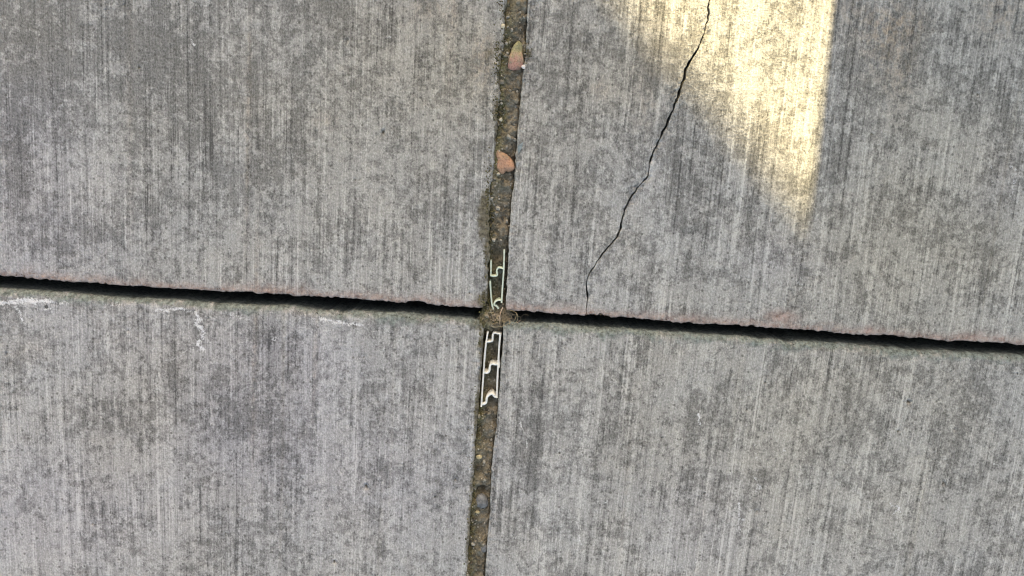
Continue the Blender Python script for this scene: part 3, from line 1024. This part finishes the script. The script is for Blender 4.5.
def chip_mat(name, stops, axis_scale):
    k = NT(name, 0.75, 0.25)
    ob = k.pos()
    sp = k.n('ShaderNodeSeparateXYZ')
    k.put(sp.inputs[0], ob)
    n = k.noise(ob, 380, 5, .68)
    n2 = k.noise(ob, 1100, 3, .6)
    v = k.math('MULTIPLY_ADD', sp.outputs[1], axis_scale, 0.5)
    v = k.math('ADD', v, k.math('MULTIPLY', k.math('SUBTRACT', n, .5), 1.2))
    col = k.ramp(v, stops)
    col = k.mix(k.math('MULTIPLY', k.range(n2, .48, .64), .7), col, (.50, .46, .40), 'MULTIPLY')
    col = k.mix(k.math('MULTIPLY', k.range(n, .52, .66), .6), col, (.20, .165, .12))
    return k.done(col, k.bump(k.math('ADD', n, k.math('MULTIPLY', n2, .4)), .0008, .8))


M_CHIP1 = chip_mat('pink_green_stone', [(.2, (.48, .25, .20)), (.45, (.46, .32, .22)), (.62, (.38, .32, .18)), (.85, (.28, .27, .16))], 60)
M_CHIP2 = chip_mat('orange_stone', [(.1, (.44, .26, .17)), (.45, (.46, .255, .175)), (.8, (.40, .255, .17))], 50)
stone_chip([(515.5, 42), (519.5, 41), (522.5, 45), (522.3, 52), (523.8, 59), (522.5, 66), (519, 69.5), (513, 70), (508.3, 67), (508.6, 59), (511, 52), (513, 46)],
           -.0030, .0034, M_CHIP1, 2, 'creased stone chip, dull yellow green at one end and pink at the other')
stone_chip([(497.5, 150), (501.5, 151), (507, 154.5), (511.5, 159), (514.5, 165), (514, 170), (509, 172), (505.5, 171.5), (503, 174), (499, 173), (496.8, 168), (496.5, 160), (495.5, 154)],
           -.0028, .0032, M_CHIP2, 5, 'plain orange tan stone chip shaped like a lopsided heart')


def pebble(px, py, rx, ry, z, mat, label, seed, flat=.7):
    c = P(px, py, z)
    u, v = np.meshgrid(np.linspace(0, 2 * np.pi, 16, endpoint=False), np.linspace(.02, np.pi - .02, 10), indexing='ij')
    s = .00064
    d = np.stack([np.cos(u) * np.sin(v), np.sin(u) * np.sin(v), np.cos(v)], -1)
    rr = 1 + .35 * fbm(d[..., 0] * 1.6 + seed, d[..., 1] * 1.6 + d[..., 2], seed, 3)
    d = d * rr[..., None] * np.array((rx * s, ry * s, (rx + ry) / 2 * s * flat))
    nu, nv = d.shape[:2]
    F = [(i * nv + j, i * nv + j + 1, ((i + 1) % nu) * nv + j + 1, ((i + 1) % nu) * nv + j) for i in range(nu) for j in range(nv - 1)]
    o = link('pebble', mesh_np('pebble', d.reshape(-1, 3), np.array(F)), mat)
    o.location = (c[0], c[1], z)
    return tag(o, label, 'pebble', 'pebbles in the joint')


M_PW = plain('white_stone', (.62, .55, .52), (.78, .74, .72), 500, .5, .4, .0002)
M_PC = plain('cream_stone', (.42, .36, .26), (.60, .54, .42), 500, .6, .3, .0002)
M_PY = plain('ochre_stone', (.34, .28, .16), (.46, .39, .25), 500, .7, .3, .0002)
M_PD = plain('slate_stone', (.10, .102, .104), (.21, .213, .216), 400, .7, .3, .0003)
pebble(523.6, 66.8, 2.0, 1.9, -.0004, M_PW, 'tiny white pebble touching the pink and green stone chip', 3)
pebble(500.8, 119.5, 1.6, 1.7, -.0010, M_PC, 'tiny cream pebble between the two coloured stone chips', 5)
pebble(479, 457, 3.2, 2.6, -.0022, M_PY, 'ochre pebble half sunk in the joint soil', 7)
pebble(482, 501.5, 6.8, 8.2, -.0036, M_PD, 'rounded dark slate pebble, largest in the joint', 9, .6)
pebble(503, 26, 2.0, 2.2, .0003, M_PC, 'small cream pebble on the slab lip beyond the pink and green stone chip', 11)
pebble(477.5, 512, 2.4, 1.8, -.0022, M_PY, 'small ochre pebble just beyond the slate pebble', 12)
pebble(484, 548, 3.6, 4.4, -.0030, M_PD, 'small grey pebble wedged against the right slab', 13, .6)

# teal paint flake on the arris
k = NT('teal_paint', .5, .4)
M_TEAL = k.done(k.mix(k.range(k.noise(k.pos(), 500, 4), .4, .6), (.15, .19, .20), (.24, .28, .285)))
c = P(520, 146)
fp = [P(*p) - c for p in ((517.6, 146), (523.5, 141.5), (522, 147.5), (518.4, 153.5))]
V = [(p[0], p[1], .0004) for p in fp] + [(p[0] * 1.03, p[1] * 1.03, -.0004) for p in fp]
o = link('paint_flake', mesh_np('paint_flake', V, [(0, 1, 2, 3), (7, 6, 5, 4), (0, 4, 5, 1), (1, 5, 6, 2), (2, 6, 7, 3), (3, 7, 4, 0)], False), M_TEAL)
o.location = (c[0], c[1], .0001)
tag(o, 'small teal paint flake on the slab edge beside the orange stone chip', 'paint flake')


# ------------------------------------------------------------------ unseen blockers added to shape the sun patch: a pillar and a flat canopy
def box_mesh(name, corners, z0, z1, bev=0.0):
    V = [(x, y, z) for z in (z0, z1) for x, y in corners]
    n = len(corners)
    me = bpy.data.meshes.new(name)
    me.from_pydata(V, [], [tuple(range(n))[::-1], tuple(range(n, 2 * n))] + [(i, (i + 1) % n, n + (i + 1) % n, n + i) for i in range(n)])
    me.update()
    return me


M_WALL = plain('shade_pillar_render', (.30, .29, .27), (.40, .39, .36), 60, .9, .2, .002, 8)
M_COPE = plain('shade_pillar_cap', (.24, .235, .225), (.34, .33, .31), 80, .9, .2, .002, 8)
M_WOOD = plain('stained_timber', (.16, .10, .06), (.26, .17, .10), 40, .7, .3, .001)
M_ROOF = plain('shade_canopy_panel', (.34, .34, .35), (.42, .42, .42), 30, .6, .3, .0005)
az = np.array(AZ)
rt = np.array((az[1], -az[0]))
E = P(822, 112) + az * 0.56
shade_pillar_root = empty('added_shade_pillar', (E[0], E[1], 0))
tag(shade_pillar_root, 'added unseen square pillar whose side throws the straight edge of shade', 'pillar')


def rect(o, u, v, u0, u1, v0, v1):
    return [tuple(o + u * a + v * b) for a, b in ((u0, v0), (u1, v0), (u1, v1), (u0, v1))]


keep(link('shaft', box_mesh('shaft', rect(E, rt, az, 0, .34, 0, .20), -.001, .70), M_WALL, shade_pillar_root), shade_pillar_root)
keep(link('coping', box_mesh('coping', rect(E, rt, az, 0, .36, -.02, .22), .701, .75), M_COPE, shade_pillar_root), shade_pillar_root)

A, B = P(622, -10), P(804, 200)
ed = (B - A) / np.linalg.norm(B - A)
pn = np.array((ed[1], -ed[0]))
if np.dot(pn, P(300, 500) - B) < 0:
    pn = -pn
ZC = 2.1
Bc = B + az * (ZC / math.tan(ELEV))
can = empty('added_shade_canopy', (Bc[0], Bc[1], 0))
tag(can, 'added unseen flat canopy on four timber posts shading the paving', 'canopy')
keep(link('shade_panel', box_mesh('shade_panel', rect(Bc, ed, pn, -1.1, 1.0, 0, 1.5), ZC, ZC + .05), M_ROOF, can), can)
for u, v in ((-1.02, .08), (.92, .10), (.92, 1.42), (-1.02, 1.42)):
    keep(link('post', box_mesh('post', rect(Bc, ed, pn, u - .035, u + .035, v - .035, v + .035), 0, ZC - .001), M_WOOD, can), can)
